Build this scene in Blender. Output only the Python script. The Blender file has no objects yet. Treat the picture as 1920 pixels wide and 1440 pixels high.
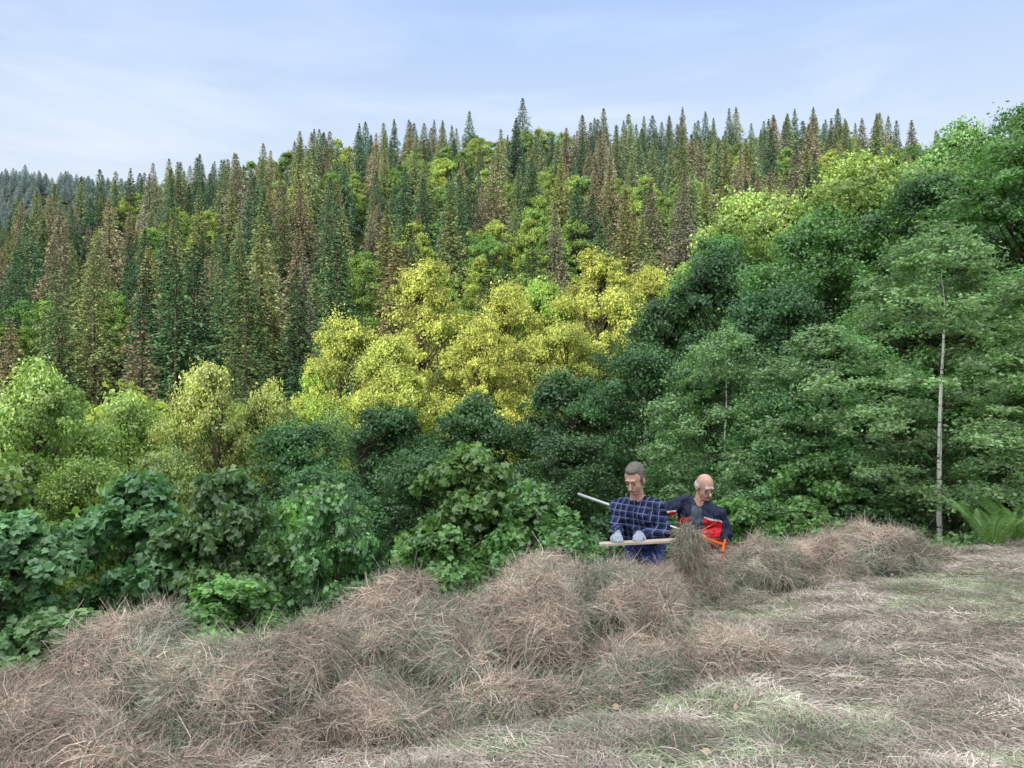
import bpy, bmesh, math, random
import numpy as np
from mathutils import Vector, Matrix, Quaternion
rs = np.random.RandomState
scene = bpy.context.scene
scene.view_settings.view_transform = 'Standard'
scene.view_settings.look = 'None'
scene.view_settings.exposure = 0
COL = scene.collection

# ------------------------------------------------------------------ helpers
def hash3(ix, iy, iz, seed):
    h = (ix*374761393 + iy*668265263 + iz*2147483647 + seed*144665) & 0xffffffff
    h = ((h ^ (h >> 13))*1274126177) & 0xffffffff
    return ((h ^ (h >> 16)) & 0xffff)/65535.0
def vnoise(x, y, z=0.0, seed=0):
    x = np.asarray(x, float); y = np.asarray(y, float); z = np.asarray(z, float)+0*x
    ix = np.floor(x).astype(np.int64); iy = np.floor(y).astype(np.int64); iz = np.floor(z).astype(np.int64)
    fx = x-ix; fy = y-iy; fz = z-iz
    fx = fx*fx*(3-2*fx); fy = fy*fy*(3-2*fy); fz = fz*fz*(3-2*fz)
    r = 0
    for a in (0, 1):
        for b in (0, 1):
            for c in (0, 1):
                w = (fx if a else 1-fx)*(fy if b else 1-fy)*(fz if c else 1-fz)
                r = r + w*hash3(ix+a, iy+b, iz+c, seed)
    return r
def norm(v):
    return v/(np.linalg.norm(v, axis=-1, keepdims=True)+1e-9)

class MB:
    def __init__(s): s.v=[]; s.f=[]; s.m=[]; s.c=[]; s.n=0
    def add(s, v, f, mat=0, col=None):
        v = np.asarray(v, float).reshape(-1, 3); f = np.asarray(f, np.int64)
        s.v.append(v); s.f.append(f+s.n); s.m.append(np.full(len(f), mat)); s.n += len(v)
        if col is None: col = np.ones((len(v), 3))
        s.c.append(np.asarray(col, float).reshape(-1, 3))
    def mesh(s, name, mats, smooth=False):
        v = np.concatenate(s.v); c = np.concatenate(s.c)
        me = bpy.data.meshes.new(name)
        me.vertices.add(len(v)); me.vertices.foreach_set('co', v.ravel())
        tot = np.concatenate([np.full(len(f), f.shape[1]) for f in s.f])
        li = np.concatenate([f.ravel() for f in s.f])
        st = np.concatenate([[0], np.cumsum(tot)[:-1]])
        me.loops.add(len(li)); me.loops.foreach_set('vertex_index', li.astype(np.int32))
        me.polygons.add(len(tot)); me.polygons.foreach_set('loop_start', st.astype(np.int32))
        me.polygons.foreach_set('material_index', np.concatenate(s.m).astype(np.int32))
        me.polygons.foreach_set('use_smooth', np.full(len(tot), smooth))
        at = me.color_attributes.new('col', 'FLOAT_COLOR', 'POINT')
        at.data.foreach_set('color', np.concatenate([c, np.ones((len(c), 1))], 1).ravel())
        for m in mats: me.materials.append(m)
        me.update(calc_edges=True); me.validate()
        return me
def obj(name, me, loc=(0,0,0), parent=None):
    o = bpy.data.objects.new(name, me); COL.objects.link(o); o.location = loc
    if parent: o.parent = parent
    return o
def empty(name, loc=(0,0,0)):
    return obj(name, None, loc)

def tube(mb, pts, rad, n=6, mat=1, col=(1,1,1)):
    pts = np.asarray(pts, float); k = len(pts)
    d = norm(np.gradient(pts, axis=0))
    ref = np.array([0.31, 0.95, 0.1]);
    a = norm(np.cross(d, ref)); b = np.cross(d, a)
    th = np.arange(n)*2*math.pi/n
    ring = np.cos(th)[None,:,None]*a[:,None,:] + np.sin(th)[None,:,None]*b[:,None,:]
    v = pts[:,None,:] + ring*np.asarray(rad, float)[:,None,None]
    f = []
    for i in range(k-1):
        for j in range(n):
            f.append((i*n+j, i*n+(j+1)%n, (i+1)*n+(j+1)%n, (i+1)*n+j))
    mb.add(v, f, mat, np.tile(col, (k*n, 1)))

# ------------------------------------------------------------------ materials
def newmat(name):
    m = bpy.data.materials.new(name); m.use_nodes = True
    nt = m.node_tree; nt.nodes.clear()
    return m, nt, nt.nodes, nt.links
def foliage_mat(name, trans=0.35, gloss=0.0):
    m, nt, N, L = newmat(name)
    out = N.new('ShaderNodeOutputMaterial')
    at = N.new('ShaderNodeAttribute'); at.attribute_name = 'col'
    oi = N.new('ShaderNodeObjectInfo')
    mul = N.new('ShaderNodeMix'); mul.data_type='RGBA'; mul.blend_type='MULTIPLY'; mul.inputs[0].default_value=1
    L.new(at.outputs['Color'], mul.inputs[6]); L.new(oi.outputs['Color'], mul.inputs[7])
    p = N.new('ShaderNodeBsdfDiffuse')
    t = N.new('ShaderNodeBsdfTranslucent')
    m2 = N.new('ShaderNodeMix'); m2.data_type='RGBA'; m2.blend_type='MULTIPLY'; m2.inputs[0].default_value=1
    m2.inputs[7].default_value=(1.15,1.3,0.8,1)
    mx = N.new('ShaderNodeMixShader'); mx.inputs[0].default_value=trans
    L.new(mul.outputs[2], p.inputs[0]); L.new(mul.outputs[2], m2.inputs[6]); L.new(m2.outputs[2], t.inputs[0])
    L.new(p.outputs[0], mx.inputs[1]); L.new(t.outputs[0], mx.inputs[2])
    last = mx.outputs[0]
    if gloss>0:
        g = N.new('ShaderNodeBsdfGlossy'); g.inputs['Roughness'].default_value=.42; g.inputs[0].default_value=(.8,.9,.85,1)
        mg = N.new('ShaderNodeMixShader'); mg.inputs[0].default_value=gloss
        L.new(last, mg.inputs[1]); L.new(g.outputs[0], mg.inputs[2]); last=mg.outputs[0]
    L.new(last, out.inputs[0])
    return m
def plain_mat(name, col, rough=0.7, var=0.25, scale=20, spec=0.3, metal=0, col2=None):
    m, nt, N, L = newmat(name)
    out = N.new('ShaderNodeOutputMaterial'); p = N.new('ShaderNodeBsdfPrincipled')
    tc = N.new('ShaderNodeTexCoord'); no = N.new('ShaderNodeTexNoise'); no.inputs['Scale'].default_value=scale
    no.inputs['Detail'].default_value=5
    r = N.new('ShaderNodeValToRGB')
    c2 = col2 or tuple(min(1, c*(1+var)) for c in col)
    c1 = tuple(c*(1-var) for c in col) if not col2 else col
    r.color_ramp.elements[0].color=(*c1,1); r.color_ramp.elements[1].color=(*c2,1)
    r.color_ramp.elements[0].position=.35; r.color_ramp.elements[1].position=.65
    L.new(tc.outputs['Object'], no.inputs['Vector']); L.new(no.outputs['Fac'], r.inputs[0]); L.new(r.outputs[0], p.inputs['Base Color'])
    p.inputs['Roughness'].default_value=rough; p.inputs['Specular IOR Level'].default_value=spec; p.inputs['Metallic'].default_value=metal
    b = N.new('ShaderNodeBump'); b.inputs['Strength'].default_value=.25; b.inputs['Distance'].default_value=.01
    L.new(no.outputs['Fac'], b.inputs['Height']); L.new(b.outputs[0], p.inputs['Normal'])
    L.new(p.outputs[0], out.inputs[0]); return m
def strand_mat(name):
    m, nt, N, L = newmat(name)
    out = N.new('ShaderNodeOutputMaterial'); at = N.new('ShaderNodeAttribute'); at.attribute_name='col'
    p = N.new('ShaderNodeBsdfDiffuse')
    t = N.new('ShaderNodeBsdfTranslucent'); mx = N.new('ShaderNodeMixShader'); mx.inputs[0].default_value=.10
    L.new(at.outputs['Color'], p.inputs[0]); L.new(at.outputs['Color'], t.inputs[0])
    L.new(p.outputs[0], mx.inputs[1]); L.new(t.outputs[0], mx.inputs[2]); L.new(mx.outputs[0], out.inputs[0])
    return m
M_leaf = foliage_mat('leaf_foliage', .32, .07)
M_leaff = foliage_mat('leaf_foliage_far', .3)
M_needle = foliage_mat('needle_foliage', .10)
M_bark = plain_mat('bark', (.07,.055,.04), .9, .4, 12)
def birch_mat():
    m, nt, N, L = newmat('birch_bark')
    out=N.new('ShaderNodeOutputMaterial'); p=N.new('ShaderNodeBsdfPrincipled'); tc=N.new('ShaderNodeTexCoord')
    mp=N.new('ShaderNodeMapping'); mp.inputs['Scale'].default_value=(6,6,22)
    no=N.new('ShaderNodeTexNoise'); no.inputs['Scale'].default_value=1.5
    r=N.new('ShaderNodeValToRGB'); r.color_ramp.elements[0].position=.34; r.color_ramp.elements[0].color=(.06,.055,.05,1)
    r.color_ramp.elements[1].position=.42; r.color_ramp.elements[1].color=(.80,.78,.74,1)
    L.new(tc.outputs['Object'],mp.inputs[0]); L.new(mp.outputs[0],no.inputs['Vector']); L.new(no.outputs['Fac'],r.inputs[0])
    L.new(r.outputs[0],p.inputs['Base Color']); L.new(p.outputs[0],out.inputs[0]); return m
M_birch = birch_mat()
M_strand = strand_mat('dry_grass_strands')

# ------------------------------------------------------------------ terrain
SX, SY, TE = 0.4, 0.9165, 0.30       # horizontal travel of sunlight, tan(elevation)
QH = 150.0
def plane(x, y):
    return -1.35 + .05*np.clip(x,-12,12) - .08*np.clip(y,-8,12)
def sdist(x, y):
    return -(x+1.9)*.493 + (y-4.0)*.87
def smooth(t): t=np.clip(t,0,1); return t*t*(3-2*t)
def terrain(x, y):
    x=np.asarray(x,float); y=np.asarray(y,float)
    s = sdist(x,y)
    k = np.interp(x,[4,20],[1,.55])
    g = .95*np.clip(s+.05,0,.9) + .5*np.clip(s-.85,0,38)
    z = plane(x,y) - k*g
    z = z + .05*(vnoise(x*1.1,y*1.1,seed=3)-.5) + .03*(vnoise(x*4,y*4,seed=4)-.5) + np.clip(s-3,0,10)/10*1.5*(vnoise(x*.1,y*.1,seed=5)-.5)
    H = np.interp(x,[-400,-220,-160,-138,-122,-110,-70,-20,35,112,140,175,230,400],[3,6,14,26,50,58,67,71,73.5,73,66,50,30,20])
    t = np.clip((y-52)/193.,0,1)
    hz = -24 + (H+24)*t**.95 - np.clip(y-250,0,400)*.25 + np.clip(t*8,0,1)*8*(vnoise(x*.022,y*.022,seed=6)-.5)
    z = np.where(y>40, np.maximum(z,hz), z)
    fz = 201 + .25*(-(x+420))*.35 - np.abs(y-780)*.42 + 22*(vnoise(x*.01,y*.01,seed=8)-.5)
    fz = np.where(x>-250, fz-(x+250)*.35, fz)
    z = np.where(y>330, np.maximum(np.maximum(z,-30), fz), z)
    # unseen bare ridge behind the viewer, added and shaped to cast the evening shadow
    p = x*SY - y*SX; q = x*SX + y*SY
    Hs = np.interp(p,[-60,-26,-18,-15,-13,-11,-8,-3,5,30,80],[-8,-6,-3,0,2.5,8,12,13.5,16.5,22,26])
    Hs = Hs + 2.4*(vnoise(p*.45,q*.05,seed=11)-.5)+1.4*(vnoise(p*1.3,q*.05,seed=12)-.5)
    w = smooth((-q-15)/(QH-15))
    z = z*(1-w) + w*np.maximum(Hs+TE*QH, z)
    return z
def ax(n, c, m):
    t=np.linspace(-1,1,n); return c + np.sinh(t*6.2)/math.sinh(6.2)*m
X=ax(361,1,2200); Y=ax(361,6,2200)
gx,gy=np.meshgrid(X,Y); gz=terrain(gx,gy)
nx=len(X); idx=np.arange(nx*len(Y)).reshape(len(Y),nx)
F=np.stack([idx[:-1,:-1],idx[:-1,1:],idx[1:,1:],idx[1:,:-1]],-1).reshape(-1,4)
mead=(sdist(gx,gy)<1.0)&(gx*SX+gy*SY>-40)
mb=MB(); mb.add(np.stack([gx,gy,gz],-1),F,0,np.repeat(mead.astype(float).reshape(-1,1),3,1))
def ground_mat():
    m, nt, N, L = newmat('meadow_and_forest_floor')
    out=N.new('ShaderNodeOutputMaterial'); p=N.new('ShaderNodeBsdfDiffuse')
    tc=N.new('ShaderNodeTexCoord')
    def ramp(scale, det, els):
        no=N.new('ShaderNodeTexNoise'); no.inputs['Scale'].default_value=scale; no.inputs['Detail'].default_value=det; no.inputs['Roughness'].default_value=.7
        L.new(tc.outputs['Object'],no.inputs['Vector']); r=N.new('ShaderNodeValToRGB')
        while len(r.color_ramp.elements)<len(els): r.color_ramp.elements.new(.5)
        for e,(ps,c) in zip(r.color_ramp.elements,els): e.position=ps; e.color=(*c,1)
        L.new(no.outputs['Fac'],r.inputs[0]); return r,no
    a,na=ramp(2.2,8,[(.35,(.12,.14,.08)),(.48,(.22,.20,.155)),(.65,(.34,.30,.255))])
    f,nf=ramp(.4,6,[(.35,(.02,.03,.012)),(.65,(.04,.05,.02))])
    at=N.new('ShaderNodeAttribute'); at.attribute_name='col'
    mx=N.new('ShaderNodeMix'); mx.data_type='RGBA'
    L.new(at.outputs['Fac'],mx.inputs[0]); L.new(f.outputs[0],mx.inputs[6]); L.new(a.outputs[0],mx.inputs[7]); L.new(mx.outputs[2],p.inputs[0])
    nb=N.new('ShaderNodeTexNoise'); nb.inputs['Scale'].default_value=40; nb.inputs['Detail'].default_value=6; L.new(tc.outputs['Object'],nb.inputs['Vector'])
    b=N.new('ShaderNodeBump'); b.inputs['Strength'].default_value=.8; b.inputs['Distance'].default_value=.03; L.new(nb.outputs['Fac'],b.inputs['Height']); L.new(b.outputs[0],p.inputs['Normal'])
    L.new(p.outputs[0],out.inputs[0]); return m
obj('ground', mb.mesh('ground',[ground_mat()],True))

# ------------------------------------------------------------------ strands
def strands(mb, P, D, Nn, Ln, W, C, rng, lift=.25, sag=.35, curl=.25):
    n=len(P); D=norm(D); side=norm(np.cross(D,Nn)+.4*rng.normal(size=(n,3)))
    bend=norm(np.cross(D,Nn))*rng.normal(size=(n,1))*curl
    ts=np.array([0,.45,1.0])
    L1=Ln[:,None]
    V=[]
    for t in ts:
        c = P + D*L1*t + Nn*L1*(lift*np.sin(t*math.pi*.6)) + bend*L1*t*t - np.array([0,0,1.])*L1*sag*t*t
        w = (W*(1-.5*t))[:,None]*.5
        V.append(c-side*w); V.append(c+side*w)
    V=np.stack(V,1)
    base=np.arange(n)[:,None]*6
    f=np.concatenate([base+np.array([[2*i,2*i+1,2*i+3,2*i+2]]) for i in range(2)],0)
    mb.add(V,f,0,np.repeat(C,6,0))

cl=np.array([(-5.4,1.4,.60,.38),(-4.2,2.7,.62,.38),(-2.9,3.6,.62,.33),(-1.95,3.95,.62,.38),(-1.3,4.15,.56,.27),(-.75,4.4,.56,.36),(-.2,4.5,.56,.29),(.3,4.75,.62,.42),(.7,5.1,.56,.40),(1.3,5.85,.42,.28),(1.7,6.1,.42,.28),(2.3,6.45,.46,.31),(3.0,6.8,.46,.31),(3.6,7.1,.42,.29),(4.0,7.25,.3,.14),(4.4,7.4,.18,.05)])
clT=np.linspace(0,1,len(cl))
rng=rs(5)
puffs=[]
for i in range(230):
    t=rng.rand(); x,y,w,h=[np.interp(t,clT,cl[:,k]) for k in range(4)]
    x2,y2=[np.interp(min(t+.01,1),clT,cl[:,k]) for k in range(2)]; x1,y1=[np.interp(max(t-.01,0),clT,cl[:,k]) for k in range(2)]
    d=np.array([x2-x1,y2-y1]); d/=np.linalg.norm(d)+1e-9; nn=np.array([-d[1],d[0]])
    c=rng.uniform(-1,1); px,py=x+nn[0]*c*w*.8, y+nn[1]*c*w*.8
    top=plane(x,y)+h*rng.uniform(.45,1.08); r=rng.uniform(.08,.20)*min(1,w/.5)
    g=float(terrain(px,py)); prof=max(0,1-abs(c)**3.5)**.8
    zc=min(g,plane(px,py)) if c>0 else g
    zt=zc+(top-zc)*prof
    puffs.append((px,py,zt-r,r,rng.uniform(.8,1.9),rng.uniform(0,3.14)))
# distinct forkfuls: x, y, height above slope, radius
for (px,py,h,r) in [(-2.12,3.95,.48,.30),(-1.45,3.62,.36,.25),(-1.15,3.95,.38,.24),(-.85,4.45,.43,.27),(-.55,4.25,.39,.21),(-.72,4.62,.50,.15),(-.35,4.2,.37,.30),(.1,4.35,.46,.31),(.30,4.95,.49,.34),(.62,5.15,.45,.28),(.72,4.75,.44,.26),(.95,5.3,.37,.21),
                    (-2.9,3.5,.36,.30),(-2.5,3.2,.27,.27),(-1.95,3.2,.25,.23),(1.75,6.15,.28,.20),(2.1,6.3,.37,.19),(2.35,6.5,.33,.25),(2.9,6.75,.33,.25),(3.45,7.0,.37,.28),(3.75,7.1,.27,.19),(1.3,5.65,.24,.22),(1.05,5.45,.30,.19)]:
    puffs.append((px,py,float(plane(px,py))+h-r,r,rng.uniform(.9,1.35),rng.uniform(0,3.14)))
for i in range(60):
    t=rng.rand(); px=-1.5+t*2.9+rng.normal()*.09; py=3.22+t*1.1+rng.normal()*.11; r=rng.uniform(.06,.16)
    puffs.append((px,py,float(terrain(px,py))+rng.uniform(.03,.15)-r*.8,r,rng.uniform(.7,1.8),rng.uniform(0,3.14)))
CS=.020
hx=np.arange(-5.8,5.0,CS); hy=np.arange(1.0,8.4,CS)
HX,HY=np.meshgrid(hx,hy); G=terrain(HX,HY); HZ=G-.06
wx=HX+.24*(vnoise(HX*5,HY*5,seed=21)-.5)+.10*(vnoise(HX*14,HY*14,seed=23)-.5); wy=HY+.24*(vnoise(HX*5,HY*5,seed=22)-.5)+.10*(vnoise(HX*14,HY*14,seed=24)-.5)
PID=np.zeros(HX.shape,int)
for i,(px,py,zc,r,asp,an) in enumerate(puffs):
    dx=wx-px; dy=wy-py; a=(dx*math.cos(an)+dy*math.sin(an))/asp; b=(-dx*math.sin(an)+dy*math.cos(an))*1.0
    q=1-(a*a+b*b)/(r*r); zz=np.where(q>0, zc+r*np.maximum(q,0)**.30, -99)
    up=zz>HZ; HZ=np.where(up,zz,HZ); PID[up]=i+1
HZ=HZ+np.where(PID>0,.13*(vnoise(HX*7,HY*7,seed=25)-.5)+.09*(vnoise(HX*18,HY*18,seed=26)-.5),0)
mask=PID>0
def blur(A,k):
    ker=np.ones(k)/k
    for ax_ in (0,1): A=np.apply_along_axis(lambda v:np.convolve(np.pad(v,k//2,'edge'),ker,'valid'),ax_,A)
    return A
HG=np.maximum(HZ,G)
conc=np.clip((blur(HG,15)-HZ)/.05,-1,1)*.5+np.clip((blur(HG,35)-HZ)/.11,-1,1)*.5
ii=np.arange(HX.size).reshape(HX.shape)
Fm=(mask[:-1,:-1]|mask[1:,1:]|mask[1:,:-1]|mask[:-1,1:])
Fh=np.stack([ii[:-1,:-1],ii[:-1,1:],ii[1:,1:],ii[1:,:-1]],-1)[Fm]
dzx=np.gradient(HZ,CS,axis=1); dzy=np.gradient(HZ,CS,axis=0)
NH=norm(np.stack([-dzx,-dzy,np.ones_like(HZ)],-1))
def haycol(n, warm, rng):
    dry=np.array([.66,.555,.47]); dry2=np.array([.36,.275,.22]); grn=np.array([.18,.23,.165]); grn2=np.array([.44,.49,.38])
    a=rng.rand(n,1); b=rng.rand(n,1)
    d=dry*(a)+dry2*(1-a); g=grn*(1-b)+grn2*b
    w=(rng.rand(n)<warm)[:,None]
    return np.where(w,d,g)*rng.uniform(.4,1.5,(n,1))
base_c=np.where((conc<0)[...,None], np.array([.09,.08,.055]), np.array([.035,.04,.027]))  # darker sheet in hollows, crevice shade put into the colour
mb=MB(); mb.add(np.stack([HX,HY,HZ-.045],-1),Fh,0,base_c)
rng=rs(9)
area=np.where(mask,1/NH[...,2].clip(.15,1),0)
area=area*np.where(HX*HX+HY*HY<40,1.3,.9)*np.where(HX>-3.6,1,.1)*(1-.4*conc)
cdf=np.cumsum(area.ravel()); cdf/=cdf[-1]
NS=400000
k=np.searchsorted(cdf,rng.rand(NS)).clip(0,HX.size-1)
P=np.stack([HX.ravel()[k],HY.ravel()[k],HZ.ravel()[k]],-1)+rng.normal(size=(NS,3))*.013-np.array([0,0,.014])
Nn=NH.reshape(-1,3)[k]; cv=conc.ravel()[k]
ang=vnoise(P[:,0]*3.5,P[:,1]*3.5,P[:,2]*3.5,seed=33)*9+rng.normal(size=NS)*1.0
D=np.stack([np.cos(ang),np.sin(ang),np.zeros(NS)],-1)
down=np.array([0,0,-1.])-Nn*(-Nn[:,2:3]); D=D+down*.3
D=D-Nn*np.sum(D*Nn,1,keepdims=True)+rng.normal(size=(NS,3))*.28
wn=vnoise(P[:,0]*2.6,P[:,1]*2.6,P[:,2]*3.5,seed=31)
warm=np.clip(.40+(wn-.5)*1.5-.5*cv+.4*(Nn[:,2]-.5),.04,.93)  # greener inner hay; the mix also paints shade into hollows and steep sides
tone=(.6+.8*vnoise(P[:,0]*6,P[:,1]*6,P[:,2]*6,seed=35))[:,None]*(.65+.7*vnoise(P[:,0]*17,P[:,1]*17,P[:,2]*17,seed=36))[:,None]*(1-.48*np.clip(cv,-.3,1))[:,None]  # strand colour darkened with concavity to deepen the shade in hollows
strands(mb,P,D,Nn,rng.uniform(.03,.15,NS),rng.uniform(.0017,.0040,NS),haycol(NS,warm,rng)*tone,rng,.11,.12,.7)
n=18000; k=np.searchsorted(cdf,rng.rand(n)).clip(0,HX.size-1)
P=np.stack([HX.ravel()[k],HY.ravel()[k],HZ.ravel()[k]],-1); Nn=NH.reshape(-1,3)[k]
strands(mb,P,Nn*.4+rng.normal(size=(n,3))*.6,Nn,rng.uniform(.06,.22,n),rng.uniform(.0018,.0032,n),haycol(n,.45,rng),rng,.1,.5,.7)
obj('hay_windrow', mb.mesh('hay_windrow',[M_strand]))

mb=MB(); n=5200
tt=rng.rand(n); d=norm(rng.normal(size=(n,3)))
wd=.035+.05*np.sin(tt*5)**2+.03*rng.rand(n)
P=np.stack([1.40+.07*(tt-.5)+.03*np.sin(tt*9),5.80+0*tt,-1.12-.40*tt],-1)+d*wd[:,None]*np.array([1,1,.6])
D=np.stack([rng.normal(size=n)*.6,rng.normal(size=n)*.6,-.8+rng.normal(size=n)*.8],-1)
strands(mb,P,D,d,rng.uniform(.04,.15,n),rng.uniform(.002,.004,n),haycol(n,.55,rng)*.85,rng,.2,.1,.5)
obj('hay_bundle', mb.mesh('hay_bundle',[M_strand]))

# cut meadow
mb=MB(); n=260000; rng=rs(17)
bear=rng.uniform(-.75,.95,n); dist=2.3+6.6*rng.rand(n)**1.1
P=np.stack([bear*dist,dist,0*dist],-1); keep=(sdist(P[:,0],P[:,1])<.35)&(P[:,0]>-2.6)
P=P[keep]; n=len(P); P[:,2]=terrain(P[:,0],P[:,1])+rng.uniform(0,.025,n)+.09*np.clip(vnoise(P[:,0]*3,P[:,1]*3,seed=45)-.5,0,1)
def meadnoise(x,y): return vnoise(x*.9+y*.3,y*1.6,seed=41)*.5+vnoise(x*3.5,y*5,seed=42)*.5
wv=meadnoise(P[:,0],P[:,1])
ang=vnoise(P[:,0]*2.5,P[:,1]*2.5,seed=43)*8+rng.normal(size=n)*1.1
D=np.stack([np.cos(ang),np.sin(ang),rng.uniform(-.05,.3,n)],-1)
Nn=np.tile([0,0,1.],(n,1))
dry=np.array([.72,.64,.57]); dk=np.array([.40,.33,.28]); a=rng.rand(n,1); C=(dry*a+dk*(1-a))*rng.uniform(.55,1.4,(n,1))
gr=np.array([.40,.47,.30])*rng.uniform(.6,1.4,(n,1))
C=np.where((rng.rand(n)<np.clip((wv-.53)*3.5+.22,.08,.6))[:,None],gr,C)*(.5+.95*vnoise(P[:,0]*4,P[:,1]*8,seed=44))[:,None]
strands(mb,P,D,Nn,rng.uniform(.02,.10,n),rng.uniform(.0022,.0048,n),C,rng,.15,.1,.6)
nw=330; wb=rng.uniform(-.6,.9,nw); wd_=2.5+6*rng.rand(nw); m=110
PX=np.repeat(wb*wd_,m)+rng.normal(size=nw*m)*.09; PY=np.repeat(wd_,m)+rng.normal(size=nw*m)*.05
kk=sdist(PX,PY)<.2; PX=PX[kk]; PY=PY[kk]; n=len(PX)
P=np.stack([PX,PY,terrain(PX,PY)+rng.uniform(.01,.06,n)],-1)
strands(mb,P,np.stack([rng.normal(size=n)*1.2,rng.normal(size=n),rng.normal(size=n)*.35],-1),np.tile([0,0,1.],(n,1)),rng.uniform(.03,.13,n),rng.uniform(.002,.004,n),haycol(n,.7,rng)*.75,rng,.2,.1,.6)
nt_=1300; tb=rng.uniform(-.7,.95,nt_); td=2.4+6.2*rng.rand(nt_); TX=tb*td; TY=td
kk=(sdist(TX,TY)<.3)&(meadnoise(TX,TY)>.56); TX=TX[kk]; TY=TY[kk]
m=34; PX=np.repeat(TX,m)+rng.normal(size=len(TX)*m)*.05; PY=np.repeat(TY,m)+rng.normal(size=len(TX)*m)*.05
P=np.stack([PX,PY,terrain(PX,PY)-.005],-1); n=len(P)
D=np.stack([rng.normal(size=n)*.5,rng.normal(size=n)*.5,np.ones(n)],-1)
strands(mb,P,D,norm(rng.normal(size=(n,3))),rng.uniform(.02,.075,n),rng.uniform(.0025,.005,n),np.array([.28,.39,.19])*rng.uniform(.6,1.6,(n,1)),rng,.2,.15,.3)
obj('mown_grass', mb.mesh('mown_grass',[M_strand]))

# ------------------------------------------------------------------ trees
MAPLE=np.array([(0,-.5),(.5,-.25),(.24,.02),(.44,.34),(.0,.6),(-.44,.34),(-.24,.02),(-.5,-.25)])
RHOM=np.array([(0,-.5),(.32,0),(0,.5),(-.32,0)])
def leaves(mb, P, Nn, size, shape, rng, col, droop=.3):
    n=len(P); r=rng.normal(size=(n,3)); r[:,2]-=droop*2
    b=norm(r-Nn*np.sum(r*Nn,1,keepdims=True)); a=np.cross(b,Nn)
    k=len(shape)
    V=P[:,None,:]+size[:,None,None]*(shape[None,:,0,None]*a[:,None,:]+shape[None,:,1,None]*b[:,None,:]-Nn[:,None,:]*(np.abs(shape[None,:,0,None])*.3))
    mb.add(V,np.arange(n*k).reshape(n,k),0,np.repeat(col,k,0))
rng=rs(3); mb=MB(); n=90; b_=rng.uniform(-.5,.9,n); d_=2.6+5.5*rng.rand(n); P=np.stack([b_*d_,d_,terrain(b_*d_,d_)+.05],-1)
leaves(mb,P,norm(rng.normal(size=(n,3))*.4+np.array([0,0,1.])),rng.uniform(.02,.05,n),MAPLE,rng,np.array([.42,.33,.24])*rng.uniform(.6,1.5,(n,1)))
obj('fallen_leaves', mb.mesh('fallen_leaves',[M_strand]))

def broadleaf(name,h,r,base,ncl,nl,ls,shape,seed,clr=.27,trunk=.02,bark=None,p=.6,upb=.3,sub=7,pexp=.8,mat=None,limb=1.0,rmin=.30,wobk=.010):
    rng=rs(seed); mb=MB()
    tau=rng.rand(ncl)**.9; t=base+(1-base)*tau
    R=r*np.clip(np.sin(math.pi*(.06+.94*tau)**pexp),.02,1)**p
    an=rng.uniform(0,6.283,ncl); rr=R*(rmin+(.96-rmin)*np.sqrt(rng.rand(ncl)))*rng.uniform(.75,1.18,ncl)
    C=np.stack([np.cos(an)*rr,np.sin(an)*rr,t*h-clr*r*.4],-1)
    cr=clr*r*rng.uniform(.5,1.3,ncl)
    zz=np.linspace(0,.9*h,9); wob=np.cumsum(rng.normal(size=(9,2))*wobk*h,0); wob[0]=0
    T=np.stack([wob[:,0],wob[:,1],zz],-1); tube(mb,T,trunk*h*(1-zz/h)**.8,8,1)
    for i in range(ncl):
        z0=max(.08*h,C[i,2]-rr[i]*.7-.05*h); s=np.array([np.interp(z0,zz,T[:,0]),np.interp(z0,zz,T[:,1]),z0])
        mid=(s+C[i])/2+np.array([0,0,-.05*r])
        tube(mb,[s,mid,C[i]],[trunk*h*.25*limb,trunk*h*.15*limb,trunk*h*.05*limb],4,2)
    cb=rng.uniform(.68,1.3,ncl)
    for i in range(ncl):
        S=norm(rng.normal(size=(sub,3)))*rng.uniform(.6,1.4,(sub,1)); S[:,2]=np.abs(S[:,2])*.9-.3
        Cs=C[i]+S*cr[i]*.8; sr=rng.uniform(.25,.6,sub)
        j=rng.randint(0,sub,nl); d=norm(rng.normal(size=(nl,3)))
        P=Cs[j]+d*(cr[i]*sr[j][:,None]*rng.uniform(.3,1.3,(nl,1)))*np.array([1.05,1.05,.95])
        out=norm(P-C[i]); Nn=norm(out*.6+d*.4+np.array([0,0,upb])+rng.normal(size=(nl,3))*.8)
        f=cb[i]*rng.uniform(.65,1.35,(nl,1)); y=rng.rand(nl,1)*.3
        col=np.concatenate([f*(1+y),f*(1+y*.4),f*(1-y*.3)],1)
        leaves(mb,P,Nn,ls*rng.uniform(.6,1.25,nl),shape,rng,col)
    return mb.mesh(name,[mat or M_leaf,bark or M_bark,M_bark])
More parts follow.
